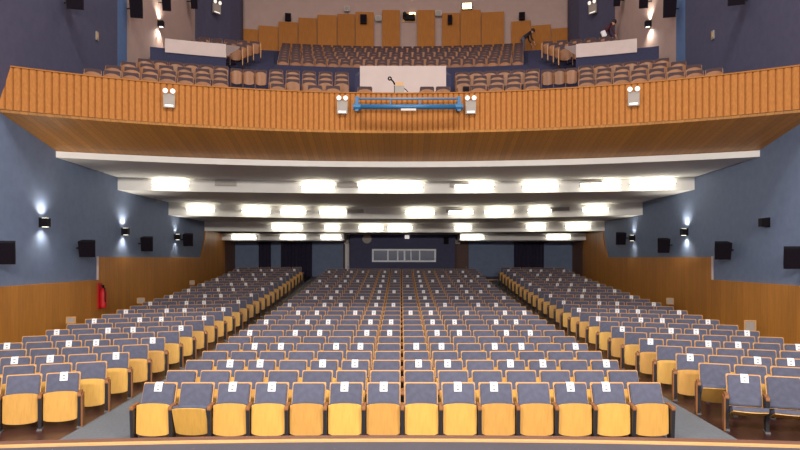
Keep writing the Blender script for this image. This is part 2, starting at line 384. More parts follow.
def make_seat(loc, rz, label, group, pose='up', right_end=False, endpanel=None):
    t = empty(SEATNAME, loc, rz, label, 'seat', group)
    link('back_panel', ME['back_panel'], t); link('back_cushion', ME['back_cushion'], t)
    a, pos = {'up': (LEAN, PIV), 'tilt': (math.radians(24), (0, -0.04, 0.32)), 'half': (math.radians(50), (0, -0.11, 0.35)), 'down': (math.radians(72), (0, -0.20, 0.31))}[pose]
    for n in ('seat_pan', 'seat_cushion'):
        o = link(n, ME[n], t); o.location = pos; o.rotation_euler = (a, 0, 0)
    link('armrest', ME['armrest'], t); lg = link('leg', ME['leg'], t); link('leg_foot', ME['leg_foot'], lg)
    if right_end:
        link('armrest', ME['armrest_r'], t); lg = link('leg', ME['leg_r'], t); link('leg_foot', ME['leg_foot_r'], lg)
    if endpanel: link('end_panel', ME['end_l' if endpanel < 0 else 'end_r'], t)
    return t
def stuff_seat(m, loc, rz, right_end=False):
    T = Matrix.Translation(loc) @ Matrix.Rotation(rz, 4, 'Z')
    p_panel(m, T); p_cush(m, T)
    TP = T @ Matrix.Translation(PIV) @ Matrix.Rotation(LEAN, 4, 'X')
    ply_shell(m, 0.236, 0.232, 0.012, -0.02, M['ply'], TP, n=6); ply_shell(m, 0.240, 0.238, 0.06, -0.004, M['cushion'], TP, n=6)
    p_arm(m, T); p_leg(m, T); p_foot(m, T)
    if right_end: p_arm(m, T, 0.275); p_leg(m, T, 0.275); p_foot(m, T, 0.275)

# paper notice folded over the top of a back
def p_notice(m):
    w = 0.056; zt = BL+0.003
    def q(pts, mm): m.add(pts, [(0, 1, 2, 3)], mm, TB)
    f = -0.049
    q([(-w, f, BL-0.15), (w, f, BL-0.15), (w, f, BL-0.035), (-w, f, BL-0.035)], M['paper'])
    q([(-w, f, BL-0.035), (w, f, BL-0.035), (w, -0.004, zt), (-w, -0.004, zt)], M['paper'])
    q([(-w, -0.004, zt), (w, -0.004, zt), (w, 0.025, zt), (-w, 0.025, zt)], M['paper'])
    q([(-w, 0.025, zt), (w, 0.025, zt), (w, 0.025, BL-0.05), (-w, 0.025, BL-0.05)], M['paper'])
    g = f-0.0015
    # dark pictogram: a cross of two slanting strokes, then a short printed line
    for s in (-1, 1):
        c, d = 0.024, 0.006
        q([(-s*c-d, g, BL-0.082), (-s*c+d, g, BL-0.082), (s*c+d, g, BL-0.052), (s*c-d, g, BL-0.052)], M['ink'])
    q([(-0.018, g, BL-0.128), (0.018, g, BL-0.128), (0.018, g, BL-0.114), (-0.018, g, BL-0.114)], M['ink'])
ME['notice'] = mk(p_notice, 'paper_notice')

seats = []   # (depth, loc, rz, block, row index in block, seat index, count, notice)
PA = {0, 2, 3, 5, 6, 8, 9, 11, 12}; PB = {1, 2, 4, 5, 7, 8, 10, 11, 13}; PBf = {1, 2, 4, 5, 7, 8, 10, 12, 13}
PAT = {0: PA, 2: PB, 4: PB, 6: PA, 8: PA, 10: PBf, 12: PA, 14: PB, 16: PA, 18: PB, 20: PA, 22: PBf, 24: PA}
for k in range(26):
    y = D0+0.05+PITCH*k-BT
    for i in range(14):
        x = 0.02+(i-6.5)*0.55
        seats.append((y, (x, y, floor_z(x, y)), 0.0, 'middle', k, i, i in PAT.get(k, ())))
for s, xin, dd, blk in ((-1, 5.14, -0.10, 'left'), (1, 5.13, -0.26, 'right')):
    for k in range(1, 27):
        for n in range(6):
            bx = xin+0.002*k+(n+0.5)*0.55*math.cos(TH); by = D0+0.05+PITCH*k+dd-(n+0.5)*0.55*math.sin(TH)
            x = s*(bx-BT*math.sin(TH)); y = by-BT*math.cos(TH)
            rz = TH if s < 0 else -TH
            seats.append((y, (x, y, floor_z(s*bx, by-BT)), rz, blk, k-1, n, k % 2 == 1 and n in (0, 2, 3, 5)))
def inframe(loc):
    px = CX+F*loc[0]/loc[1]
    return -18 < px < 818
vis = sorted([q for q in seats if inframe(q[1])], key=lambda q: q[0])
near = set(id(q) for q in vis[:300])
def where(blk, row, i):
    r = 'front row' if row == 0 else nth(row)+' row'
    if blk == 'middle': return r, '%s, middle block, %s from the left' % (r, nth(i))
    return r, '%s, %s side block, %s' % (r, blk, 'at the aisle' if i == 0 else nth(i)+' from the aisle')
POSE = {('middle', 0, 1): 'tilt', ('right', 0, 0): 'down', ('right', 0, 1): 'down', ('right', 1, 0): 'half'}
rest = MB()
for q in seats:
    y, loc, rz, blk, row, i, note = q
    last = (blk == 'middle' and i == 13) or (blk == 'left' and i == 0) or (blk == 'right' and i == 5)
    r, w = where(blk, row, i)
    if id(q) in near:
        pose = POSE.get((blk, row, i), 'up')
        pz = {'up': 'folding', 'tilt': 'half-closed', 'half': 'half-open', 'down': 'open'}[pose]
        ep = None
        if i == 0 and blk != 'middle': ep = 1 if blk == 'left' else -1
        make_seat(loc, rz, 'navy and plywood %s seat, %s' % (pz, w), 'folding theatre seats on the main floor', pose, last, ep)
    else: stuff_seat(rest, loc, rz, last)
    if note and inframe(loc):
        o = link('paper_notice', ME['notice'])
        dx = random.uniform(-0.03, 0.025); o.rotation_euler = (0, 0, rz)
        o.location = Vector(loc)+Vector((dx*math.cos(rz), dx*math.sin(rz), 0.0))
        tag(o, 'white paper notice on seat back, %s' % w, 'notice', 'white notices over the seat backs')
o = rest.build('theatre_seats_at_the_back'); o.name = 'back_row_seating'
tag(o, 'further rows of navy folding seats towards the back wall', 'seating', None, 'stuff')

# small framed boards standing at the wall ends of four rows
def framed_board(px, py, w, h, k, s, label):
    X = XL if s < 0 else XR
    D = F*(abs(X)-0.72)/abs(px-CX); p = at(px, py, D); fz = floor_z(p.x, p.y)
    e = empty('framed_board', (p.x, p.y, fz), TH*(-s), label, 'board', 'framed boards at the row ends by the walls')
    zt = p.z+h*D/F/2-fz; wd = w*D/F/2; zb = zt-h*D/F
    b = MB(); b.box(-wd, wd, -0.012, 0.012, zb, zt, M['grey']); b.build('board', e)
    b = MB(); t = 0.03
    for a in ((-wd, wd, zt-t, zt), (-wd, wd, zb, zb+t), (-wd, -wd+t, zb+t, zt-t), (wd-t, wd, zb+t, zt-t)): b.box(a[0], a[1], -0.022, 0.022, a[2], a[3], M['frame'])
    b.build('border', e)
    for sx in (-1, 1):
        b = MB(); b.box(sx*wd*0.8-0.015, sx*wd*0.8+0.015, -0.012, 0.012, -0.02, zb+0.01, M['steel']); b.build('leg', e)
framed_board(71, 320, 9, 7, 8, -1, 'small grey wood-edged board against the wall panelling below the red extinguisher')
framed_board(141, 300.5, 7.5, 6, 12, -1, 'small grey wood-edged board at a row end just behind the red extinguisher')
framed_board(192, 282.5, 5, 4.5, 16, -1, 'tiny wood-edged board at a row end deep under the balcony, left wall')
framed_board(750, 326, 11, 12, 7, 1, 'grey wood-edged board standing tallest above a row end, right wall')
framed_board(670, 301, 7, 6.5, 12, 1, 'small grey wood-edged board at a row end under the balcony, right wall')

# ------------------------------------------------------------------ balcony seating
def bfloor(j): return 7.04+0.385*j
RL = [20.0+0.85*j for j in range(4)]
RU = [27.0+0.9*i for i in range(8)]
RS = [25.6+0.85*i for i in range(5)]
def ang_lim(r, s): return math.asin(min(0.99, (abs(XL) if s < 0 else XR)/r))
def ring(m, r0, r1, z0, z1, a0, a1, mm, n=24):
    """solid ring sector; angles from the centre line, positive to the right; None = up to the wall"""
    def aa(r, t):
        lo = -ang_lim(r, -1) if a0 is None else a0; hi = ang_lim(r, 1) if a1 is None else a1
        return lo+(hi-lo)*t
    P = lambda r, t, z: (r*math.sin(aa(r, t)), r*math.cos(aa(r, t)), z)
    T = [i/n for i in range(n+1)]
    m.grid([[P(r0, t, z0) for t in T], [P(r0, t, z1) for t in T], [P(r1, t, z1) for t in T], [P(r1, t, z0) for t in T], [P(r0, t, z0) for t in T]], mm)
    for t in (0, 1): m.add([P(r0, t, z0), P(r1, t, z0), P(r1, t, z1), P(r0, t, z1)], [(0, 1, 2, 3)], mm)
def pxa(px): return math.atan((px-CX)/F)
m = MB()
ring(m, 18.9, RL[0]+0.17, 6.55, bfloor(0), None, None, M['navyfloor'])
for j in range(1, 4): ring(m, RL[j]-0.68, RL[j]+0.17, 6.6, bfloor(j), None, None, M['navyfloor'])
ring(m, RL[3]+0.17, 26.3, 6.7, bfloor(3)+0.12, None, None, M['navyfloor'])
# centre tier behind its low navy wall
CA0, CA1 = pxa(274), pxa(528)
ring(m, 26.2, 26.32, 7.0, 10.25, CA0, CA1, M['navyfloor'])
for i, r in enumerate(RU): ring(m, r-0.73 if i else 26.3, r+0.17, 8.0, 9.87+0.385*i, CA0, CA1, M['navyfloor'])
ring(m, RU[7]+0.17, 35.6, 8.0, 13.05, pxa(242), pxa(560), M['navyfloor'])
# steps at both sides of the centre tier
for a0, a1 in ((pxa(226)-0.004, CA0), (CA1, pxa(576)+0.004)):
    for i in range(16): ring(m, 26.3+0.48*i, 26.3+0.48*i+0.5, 8.0, 9.95+0.207*i, a0, a1, M['navyfloor'], 6)
struct(m, 'floor_balcony', 'navy carpeted steps of the balcony')
for s in (-1, 1):
    ai, ao = (pxa(226), pxa(165)) if s < 0 else (pxa(576), pxa(637))
    aw = pxa(150) if s < 0 else pxa(659)
    lo, hi = min(ai, aw), max(ai, aw)
    m = MB(); ring(m, 23.4, 23.55, 7.9, 9.56, lo, hi, M['navyfloor'])
    # tier
    for i, r in enumerate(RS):
        ring(m, r-0.68 if i else 23.5, r+0.17, 8.0, 9.73+0.36*i, aw if s < 0 else ai+0.004, ai-0.004 if s < 0 else aw, M['navyfloor'], 8)
    ring(m, 29.25, 34.5, 8.0, 11.6, aw if s < 0 else ai, ai if s < 0 else aw, M['navyfloor'], 8)
    struct(m, 'floor_side_tier_left' if s < 0 else 'floor_side_tier_right', 'navy side tier of the balcony, %s side' % ('left' if s < 0 else 'right'))
    m = MB(); lo, hi = min(ai, ao), max(ai, ao); ring(m, 23.36, 23.56, 9.56, 10.02, lo, hi, M['white'])
    # raking return wall down the aisle side
    xw = (224-CX if s < 0 else 580.5-CX)*22.6/F
    pr = [(22.62, 9.56), (24.8, 10.6), (24.8, 10.66), (22.62, 10.02)]; xa, xb = (xw-0.12, xw) if s < 0 else (xw, xw+0.12)
    m.add([(xa, y, z) for y, z in pr]+[(xb, y, z) for y, z in pr], [(0, 1, 2, 3), (7, 6, 5, 4)]+[(i, i+4, (i+1) % 4+4, (i+1) % 4) for i in range(4)], M['white'])
    struct(m, 'wall_parapet_left' if s < 0 else 'wall_parapet_right', 'white parapet of the side tier, %s side' % ('left' if s < 0 else 'right'))

bseats = []
PB_ = 0.47
def put(r, px0, px1, ztop, blk, row, pitch=PB_):
    a0, a1 = pxa(px0), pxa(px1); n = max(1, int((a1-a0)*r/pitch+0.02)); out = []
    for i in range(n):
        a = a0+(a1-a0)*(i+0.5)/n
        bseats.append((r*math.cos(a), a, r, ztop-0.82, blk, row, i))
LX = [83, 104, 119, 137]
for j in range(4):
    zt = 7.86+0.385*j
    put(RL[j], LX[j], 229, zt, 'left outer', j)
    put(RL[j], 802-224, 802-LX[j]+5, zt, 'right outer', j)
    if j: put(RL[j], 268, 350, zt, 'left inner', j); put(RL[j], 455, 540, zt, 'right inner', j)
    else:
        put(RL[0], 272, 284, zt, 'left inner', 0); put(RL[0], 306, 342, zt, 'left inner near the white box', 0); put(RL[0], 357, 373, zt, 'white box left', 0); put(RL[0], 419, 451, zt, 'white box right', 0)
        put(RL[0], 470, 522, zt, 'right inner', 0); put(RL[0], 524, 541, zt, 'right inner end', 0)
put(RL[3], 230.5, 267, 7.86+0.385*3-0.05, 'left gangway', 3, 0.39); put(RL[3], 541.5, 577.5, 7.86+0.385*3-0.05, 'right gangway', 3, 0.39)
NL = len(bseats)
for i in range(8): put(RU[i], 281-2*(7-i)*0.3, 524, 10.69+0.385*i, 'centre', i, 0.5)
for i in range(5):
    a = 12.0
    x_in = (219, 243.5, 249, 255, 261)[i]
    put(RS[i], 178+5*i, x_in-0, 10.55+0.36*i, 'left side', i, 0.5); put(RS[i], 802-x_in, 802-178-5*i+8, 10.55+0.36*i, 'right side', i, 0.5)
def b_frame(m, T=Matrix()):
    m.prism(rounded(0.222, 0, BL, 0.03), 0.0, 0.025, M['bply'], T @ TB)
def b_cush(m, T=Matrix()):
    m.prism(rounded(0.206, 0.02, BL+0.004, 0.03), -0.03, 0.0, M['bcush'], T @ TB)
def b_pan(m, T=Matrix(), n=8, z=0.45):
    ply_shell(m, 0.205, 0.235, 0.05, -0.02, M['bply'], T @ Matrix.Translation((0, 0.03, z)) @ Matrix.Rotation(math.radians(-9), 4, 'X'), n, 0.05, 0.03)
def b_leg(m, T=Matrix()):
    m.box(-0.232, -0.215, -0.06, 0.20, -0.01, 0.60, M['bply'], T); 
BM = {n: mk(f, n) for n, f in (('back_panel', b_frame), ('back_cushion', b_cush), ('seat_pan', b_pan), ('side_support', b_leg))}
for p in BM['seat_pan'].polygons: p.use_smooth = len(p.vertices) == 4
def b_all(m, T=Matrix()):
    b_frame(m, T); b_cush(m, T); b_pan(m, T, 5, 0.425); b_leg(m, T)
BONE = mk(b_all, 'balcony_seat')
def b_end(m, x): m.box(x-0.015, x+0.015, -0.16, 0.22, -0.01, 0.62, M['frame'])
BEND = [mk(b_end, 'end_panel', x=-0.25), mk(b_end, 'end_panel', x=0.245)]
BNAME = {'left outer': 'left outer block', 'right outer': 'right outer block', 'left inner': 'left inner block', 'right inner': 'right inner block',
         'left inner near the white box': 'left inner block by the white box', 'right inner end': 'right inner block end', 'white box left': 'beside the white box, left', 'white box right': 'beside the white box, right',
         'left gangway': 'across the left gangway', 'right gangway': 'across the right gangway', 'centre': 'upper centre tier', 'left side': 'left side tier', 'right side': 'right side tier'}
order = sorted(range(len(bseats)), key=lambda i: bseats[i][0]); keep = set(order[:298]); brest = MB(); nb = 0
for q, (y, a, r, z, blk, row, i) in enumerate(bseats):
    rr = r-BT; loc = (rr*math.sin(a), rr*math.cos(a), z)
    if q not in keep:
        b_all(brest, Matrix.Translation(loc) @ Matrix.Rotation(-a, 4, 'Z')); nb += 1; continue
    lab = '%s balcony seat, %s row, %s, %s from left' % ('full-fronted plywood' if 'gangway' in blk else 'dark-backed plywood', 'front' if row == 0 else nth(row), BNAME[blk], nth(i))
    if q < NL:
        e = empty('balcony_seat', loc, -a, lab, 'seat', 'lower balcony seats')
        if 'gangway' in blk: e.scale = (0.84, 1, 1)
        for n in ('back_panel', 'back_cushion', 'seat_pan', 'side_support'): link(n, BM[n], e)
    else:
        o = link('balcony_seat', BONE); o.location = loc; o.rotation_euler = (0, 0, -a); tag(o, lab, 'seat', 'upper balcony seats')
        inner = (blk == 'right side' and i == 0) or (blk == 'left side' and row*0+i == max(w[6] for w in bseats if w[4] == blk and w[5] == row))
        if inner: link('end_panel', BEND[0 if blk == 'right side' else 1], o)
if nb: tag(brest.build('upper_balcony_seating'), 'furthest rows of dark seats at the top of the balcony', 'seating', None, 'stuff')

# white entrance box in the middle of the balcony with navy flanks
m = MB(); x0, x1 = (360-CX)*20.95/F, (446-CX)*20.95/F
m.box(x0, x1, 20.9, 21.05, 6.9, 8.78, M['white'])
for x, s in ((x0, -1), (x1, 1)):
    pr = [(20.95, 6.9), (20.95, 8.5), (23.3, 9.3), (23.3, 6.9)]
    a, b = (x-0.16, x) if s < 0 else (x, x+0.16)
    m.add([(a, y, z) for y, z in pr]+[(b, y, z) for y, z in pr], [(0, 1, 2, 3), (7, 6, 5, 4)]+[(i, i+4, (i+1) % 4+4, (i+1) % 4) for i in range(4)], M['navyfloor'])
struct(m, 'wall_balcony_entrance', 'white parapet box in the middle of the balcony')

# ------------------------------------------------------------------ balcony back wall, panels and corner walls
m = MB(); ring(m, 35.6, 35.75, 12.0, TOP, -ang_lim(35.6, -1)+0.01, ang_lim(35.6, 1)-0.01, M['wallpink'], 40); struct(m, 'wall_balcony_back', 'pale curved wall at the back of the balcony')
for s in (-1, 1):
    X = XL if s < 0 else XR
    p0 = (X, F*abs(X)/206 if s < 0 else F*X/214.0)
    xe = CX-160.5 if s < 0 else CX+169.5
    pts = [p0, (X-s*0.2, p0[1]+0.9), (X-s*0.5, p0[1]+1.9), (X-s*0.85, p0[1]+2.8)]
    xl, yl = (xe-CX)*33.3/F, 33.3; pts.append((xl, yl)); pts.append((xl+s*0.03, 34.0))
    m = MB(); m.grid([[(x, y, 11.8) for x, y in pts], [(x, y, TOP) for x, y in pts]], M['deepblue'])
    struct(m, 'wall_corner_left' if s < 0 else 'wall_corner_right', 'curved navy wall in the corner of the balcony, %s side' % ('left' if s < 0 else 'right'))
PAN = [(239, 258, 29), (258.3, 278, 26), (278.3, 298, 22), (298.3, 317, 18), (317.3, 337, 15), (337.3, 355, 14), (355.3, 374, 12), (382, 400, 10), (417, 435, 10), (442, 460, 13), (460.3, 481, 10), (481.3, 504, 12), (511, 531, 21), (531.3, 551, 25), (551.3, 571, 28)]
for i, (a, b, yt) in enumerate(PAN):
    A0, A1 = pxa(a), pxa(b); r = 35.35; mid = (A0+A1)/2
    zt = ZC+(CY-yt)*r*math.cos(mid)/F; w = (A1-A0)*r/2-0.01
    o_z = 13.05
    mb = MB(); mb.prism(rounded(w, 0, zt-o_z, 0.02, 2), 0.0, 0.14+0.02*(i % 2), M['acoustic'])
    o = mb.build('wood_panel'); o.location = (r*math.sin(mid), r*math.cos(mid)+0.0, o_z); o.rotation_euler = (0, 0, -mid)
    tag(o, 'tall flat wooden panel on the balcony back wall, %s from the left' % nth(i), 'panel', 'wooden panels along the balcony back wall')

# ------------------------------------------------------------------ fittings
def speaker(px, py, w, h, s, label, tiltdeg=14, D=None):
    X = XL if s < 0 else XR
    D = D or F*(abs(X)-0.35)/abs(px-CX); p = at(px, py, D); W = w*D/F/2; H = h*D/F/2
    yaw = -math.atan2(-p.x, p.y)*0.75
    e = empty('wall_speaker', p, yaw*-1 if False else -math.atan2(p.x, p.y)*0.6, label, 'speaker', 'black speakers on the side walls')
    T = Matrix.Rotation(math.radians(tiltdeg), 4, 'X')
    b = MB(); pts = [(-W, -H), (W, -H), (W, H), (-W, H)]
    d = 0.16
    vs = [(-W*0.92, -d, -H), (W*0.92, -d, -H), (W, -d, H), (-W, -d, H), (-W*0.7, d, -H*0.9), (W*0.7, d, -H*0.9), (W*0.75, d, H*0.9), (-W*0.75, d, H*0.9)]
    b.add(vs, [(0, 1, 2, 3), (7, 6, 5, 4), (0, 4, 5, 1), (1, 5, 6, 2), (2, 6, 7, 3), (3, 7, 4, 0)], M['black'], T); b.build('cabinet', e)
    b = MB(); b.box(-W*0.84, W*0.84, -d-0.012, -d-0.001, -H*0.9, H*0.9, M['grille'], T); b.build('grille', e)
    b = MB(); inv = Matrix.Rotation(-e.rotation_euler.z, 3, 'Z'); q = inv @ Vector((X-p.x, 0.05, 0))
    b.tube((0, 0, 0), q, 0.025, M['steel']); b.build('bracket', e)
speaker(5, 252, 22, 22, -1, 'large black speaker on the left wall nearest the stage, below the balcony edge')
speaker(88, 248, 16, 16, -1, 'black speaker on the left wall above the red extinguisher')
speaker(147.5, 243.5, 12, 14, -1, 'black speaker on the left wall between two lit sconces')
speaker(188.5, 239.5, 10, 12, -1, 'smallest black speaker on the left wall, right beside a sconce')
speaker(620.5, 238, 10, 12, 1, 'smallest black speaker on the right wall, right beside a sconce')
speaker(663, 245, 12, 14, 1, 'black speaker on the right wall below the brightest sconce')
speaker(722, 250, 16, 17, 1, 'black speaker on the right wall above the panelling step')
speaker(794, 257, 22, 21, 1, 'large black speaker on the right wall cut by the picture edge')
speaker(76, 2, 17, 14, -1, 'black speaker high on the navy wall above the left end of the balcony', 20)
speaker(137, 8, 13, 19, -1, 'black speaker high on the white wall left of the upper sconce', 20)
speaker(167, 2, 9, 17, -1, 'black speaker high on the white wall just behind the left upper sconce', 20)
speaker(194.5, 1, 7, 15, -1, 'black speaker at the corner of the navy curved wall, left', 20)
speaker(735.5, -1, 17, 12, 1, 'black speaker high on the navy wall above the right end of the balcony', 20)
speaker(669, 8, 13, 18, 1, 'black speaker high on the white wall right of the upper sconce', 20)
speaker(643, 1, 9, 14, 1, 'black speaker high on the white wall just behind the right upper sconce', 20)
speaker(616.5, 0, 7, 12, 1, 'black speaker at the corner of the navy curved wall, right', 20)

def lamp(kind, name, loc, energy, color, size=0.1, rot=None, **kw):
    d = bpy.data.lights.new(name, kind); d.energy = energy; d.color = color
    if kind == 'AREA': d.shape = 'RECTANGLE'; d.size, d.size_y = size
    else: d.shadow_soft_size = size
    for k, v in kw.items(): setattr(d, k, v)
    o = bpy.data.objects.new(name, d); C.objects.link(o); o.location = loc
    if rot: o.rotation_euler = rot
    return o
def aim(o, target):
    o.rotation_euler = (Vector(target)-o.location).to_track_quat('-Z', 'Y').to_euler()
def sconce(px, py, s, lit, label, e_up=10, e_dn=6, D=None):
    X = XL if s < 0 else XR
    D = D or F*(abs(X)-0.1)/abs(px-CX); p = at(px, py, D); p.x = X-s*0.003
    e = empty('wall_sconce', p, 0, label, 'wall light', 'up and down wall sconces')
    b = MB(); b.box(*sorted((0, -s*0.20)), -0.09, 0.09, -0.11, 0.11, M['black']); b.build('housing', e)
    b = MB(); b.box(*sorted((0, -s*0.01)), -0.12, 0.12, -0.13, 0.13, M['black']); b.build('wall_plate', e)
    if not lit: return
    for sg in (1, -1):
        b = MB(); b.box(*sorted((-s*0.04, -s*0.17)), -0.05, 0.05, *sorted((sg*0.111, sg*0.118)), M['lens']); b.build('lens', e)
        lamp('SPOT', 'sconce_beam', (p.x-s*0.15, p.y, p.z+sg*0.15), 1.3*(e_up if sg > 0 else e_dn), (1.0, 0.93, 0.8), 0.04, (0 if sg < 0 else PI, 0, 0), spot_size=math.radians(140), spot_blend=0.9)
sconce(45, 222.5, -1, True, 'lit black sconce on the left wall nearest the stage', 30, 20)
sconce(125.5, 231.5, -1, True, 'lit black sconce on the left wall between two speakers', 36, 26)
sconce(177.5, 237, -1, True, 'lit black sconce deepest under the balcony on the left wall', 14, 10)
sconce(632, 238, 1, True, 'lit black sconce deepest under the balcony on the right wall', 14, 10)
sconce(684, 232, 1, True, 'brightly lit black sconce on the right wall under the ceiling steps', 36, 26)
sconce(764, 222.5, 1, False, 'unlit black sconce on the right wall nearest the stage')
sconce(161, 24, -1, True, 'lit black sconce on the white wall above the left balcony seats', 60, 60)
sconce(648, 24, 1, True, 'lit black sconce on the white wall above the right balcony seats', 60, 60)

# fire extinguisher on the panelling
p = at(102, 296, F*9.15/299.0)
e = empty('fire_extinguisher', (XL+0.19, p.y, p.z-0.36), 0, 'red fire extinguisher hung on the wood panelling of the left wall', 'fire extinguisher')
b = MB(); b.tube((0, 0, 0), (0, 0, 0.06), 0.085, M['red'], 16, 0.1); b.tube((0, 0, 0.06), (0, 0, 0.50), 0.1, M['red'], 16); b.tube((0, 0, 0.50), (0, 0, 0.60), 0.1, M['red'], 16, 0.035); b.build('cylinder', e)
b = MB(); b.tube((0, 0, 0.60), (0, 0, 0.68), 0.03, M['black'], 10); b.box(-0.02, 0.02, -0.11, 0.03, 0.67, 0.70, M['black']); b.build('valve_handle', e)
b = MB(); b.path([(0.03, -0.03, 0.64), (0.09, -0.09, 0.58), (0.10, -0.10, 0.30), (0.10, -0.09, 0.18)], 0.016, M['black']); b.build('hose', e)
b = MB(); b.box(-0.125, -0.09, -0.12, 0.12, -0.03, 0.76, M['red']); b.build('back_board', e)

# emergency lights
def emergency(pos, rz, w, h, label):
    e = empty('emergency_light', pos, rz, label, 'emergency light', 'twin-head emergency lights')
    b = MB(); b.prism(rounded(w/2, -h/2, h/2, 0.015, 2), -0.09, -0.002, M['grey']); b.build('battery_box', e)
    for sx in (-1, 1):
        c = (sx*w*0.32, -0.08, h/2+0.07)
        b = MB(); b.tube((c[0], c[1]-0.05, c[2]-0.01), (c[0], c[1]+0.05, c[2]+0.01), w*0.24, M['lightgrey'], 14, w*0.15); b.tube((c[0], -0.05, h/2-0.005), (c[0], -0.05, h/2+0.04), 0.015, M['grey'])
        hd = b.build('lamp_head', e)
        b = MB(); b.tube((c[0], c[1]-0.058, c[2]-0.012), (c[0], c[1]-0.05, c[2]-0.01), w*0.20, M['elens'], 14); b.build('lens', hd)
    b = MB(); b.box(-w*0.36, w*0.36, -0.10, -0.091, -h/2+0.03, -h/2+0.075, M['elens']); b.build('indicator_strip', e)
for px, py, lab in ((170, 102, 'grey twin-head emergency light on the left end of the balcony front'), (342.5, 108.5, 'grey twin-head emergency light just left of the blue bar'), (470.5, 108.5, 'grey twin-head emergency light just right of the blue bar'), (633, 100, 'grey twin-head emergency light on the right end of the balcony front')):
    x, y = FA.hit(px); z = ZC+(CY-py)*(y-0.2)/F; x = x*(y-0.2)/y; emergency((x, FA.y(x)+foff(z-0.18)-0.01, z), FA.ang(x), 0.28, 0.36, lab)
for px, s in ((216, -1), (593.5, 1)):
    D = 31.05 if s < 0 else 30.9; p = at(px, 9, D)
    emergency(p, -s*math.radians(52), 0.42, 0.46, 'grey twin-head emergency light high on the %s navy corner wall' % ('left' if s < 0 else 'right'))

# blue lighting bar on the balcony front
xa, xb = (357-CX)*17.4/F, (459-CX)*17.4/F; zU = ZC+(CY-98.7)*17.4/F; zL = ZC+(CY-106.8)*17.4/F; yy = 17.4
e = empty('lighting_bar', (0, yy, zL), 0, 'long blue double-pipe lighting bar fixed across the middle of the balcony front', 'lighting bar')
b = MB(); b.tube((xa, 0, 0), (xb, 0, 0), 0.065, M['bluepipe'], 12); b.build('lower_pipe', e, True)
b = MB(); b.tube((xa, 0, zU-zL), (xb, 0, zU-zL), 0.032, M['steelblue'], 10); b.build('upper_pipe', e, True)
for x in (xa, xb):
    b = MB(); b.box(x-0.045, x+0.045, -0.05, 0.05, -0.12, zU-zL+0.05, M['bluepipe']); b.tube((x-0.1, 0, 0), (x+0.1, 0, 0), 0.085, M['bluepipe'], 12); b.tube((x, 0.05, 0), (x, FA.y(x)-yy+foff(zL)-0.004, 0), 0.04, M['bluepipe']); b.tube((x, 0.05, zU-zL), (x, FA.y(x)-yy+foff(zU)-0.004, zU-zL), 0.03, M['bluepipe'])
    b.build('end_bracket', e)
for x in (-0.28, 0.5):
    b = MB(); b.tube((x, 0, 0), (x, 0, zU-zL), 0.02, M['steelblue']); b.build('strut', e)
b = MB(); b.box(0.0, 0.40, -0.07, -0.066, -0.115, -0.06, M['lightgrey']); b.build('white_label', e)
# equipment on the rail
p = at(399.5, 92, 18.24)
e = empty('control_box', (p.x, 18.24, ZF1+0.03), 0, 'grey box with tan top and bent arm standing on the balcony rail', 'equipment')
b = MB(); b.prism(rounded(0.13, 0.0, 0.20, 0.015, 2), -0.08, 0.08, M['grey']); b.box(-0.15, -0.13, -0.06, 0.06, 0.02, 0.2, M['black']); b.build('housing', e)
b = MB(); b.box(-0.12, 0.11, -0.075, 0.075, 0.20, 0.30, M['tan']); b.build('top_cover', e)
b = MB(); b.path([(-0.12, 0, 0.24), (-0.17, -0.02, 0.32), (-0.23, -0.03, 0.38)], 0.022, M['black']); ar = b.build('arm', e)
b = MB()
for i in range(12):
    t0, t1 = 2*PI*i/12, 2*PI*(i+1)/12
    b.tube((-0.27+0.042*math.cos(t0), -0.03, 0.41+0.042*math.sin(t0)), (-0.27+0.042*math.cos(t1), -0.03, 0.41+0.042*math.sin(t1)), 0.02, M['black'], 6)
b.build('ring', ar)
b = MB(); b.path([(0.13, 0, 0.14), (0.18, -0.03, 0.10), (0.23, -0.08, 0.03)], 0.013, M['black']); b.build('cable', e)
# small black box on the rail, right
p = at(465.5, 86.5, 18.4)
b = MB(); b.prism(rounded(0.09, 0, 0.19, 0.02, 3), -0.07, 0.07, M['black']); b.prism(rounded(0.06, 0.03, 0.15, 0.02, 3), -0.08, -0.07, M['grille']); o = b.build('loudspeaker'); o.location = (p.x, 18.26, ZF1+0.03); tag(o, 'small black loudspeaker on the balcony rail right of the blue bar', 'speaker')

# things on and above the balcony back panels
def on_back(px, py, r): a = pxa(px); D = r*math.cos(a); return Vector((r*math.sin(a), D, ZC+(CY-py)*D/F)), -a
def small_speaker(px, py, w, h, r, label, name='wall_speaker', m1='black', m2='grille', cat='speaker'):
    p, rz = on_back(px, py, r); W = w*p.y/F/2; H = h*p.y/F/2
    e = empty(name, p, rz, label, cat)
    b = MB(); b.prism(rounded(W, -H, H, 0.02, 2), -0.22, 0.0, M[m1]); b.build('cabinet', e)
    b = MB(); b.prism(rounded(W*0.8, -H*0.8, H*0.8, 0.02, 2), -0.235, -0.221, M[m2]); b.build('grille', e)
    b = MB(); b.tube((0, -0.02, 0), (0, 0.012, 0), 0.03, M['steel']); b.build('bracket', e)
small_speaker(288, 18, 6, 7, 35.45, 'black speaker above the third wooden panel on the balcony wall')
small_speaker(522, 17, 6, 7, 35.45, 'black speaker above the panel beside the bending person')
small_speaker(363.5, 20, 6.5, 8.5, 35.33, 'black speaker mounted on the panel left of the centre gap')
small_speaker(450, 20.5, 4.5, 8.5, 35.33, 'black speaker mounted on the panel right of the centre gap')
small_speaker(347, 10, 5, 5, 35.55, 'pale grey box above the sixth wooden panel of the balcony wall', 'wall_box', 'vent', 'grey', 'box')
small_speaker(378.5, 19.5, 6, 5, 35.55, 'grey box in the narrow gap left of the projector opening', 'wall_box', 'vent', 'grey', 'box')
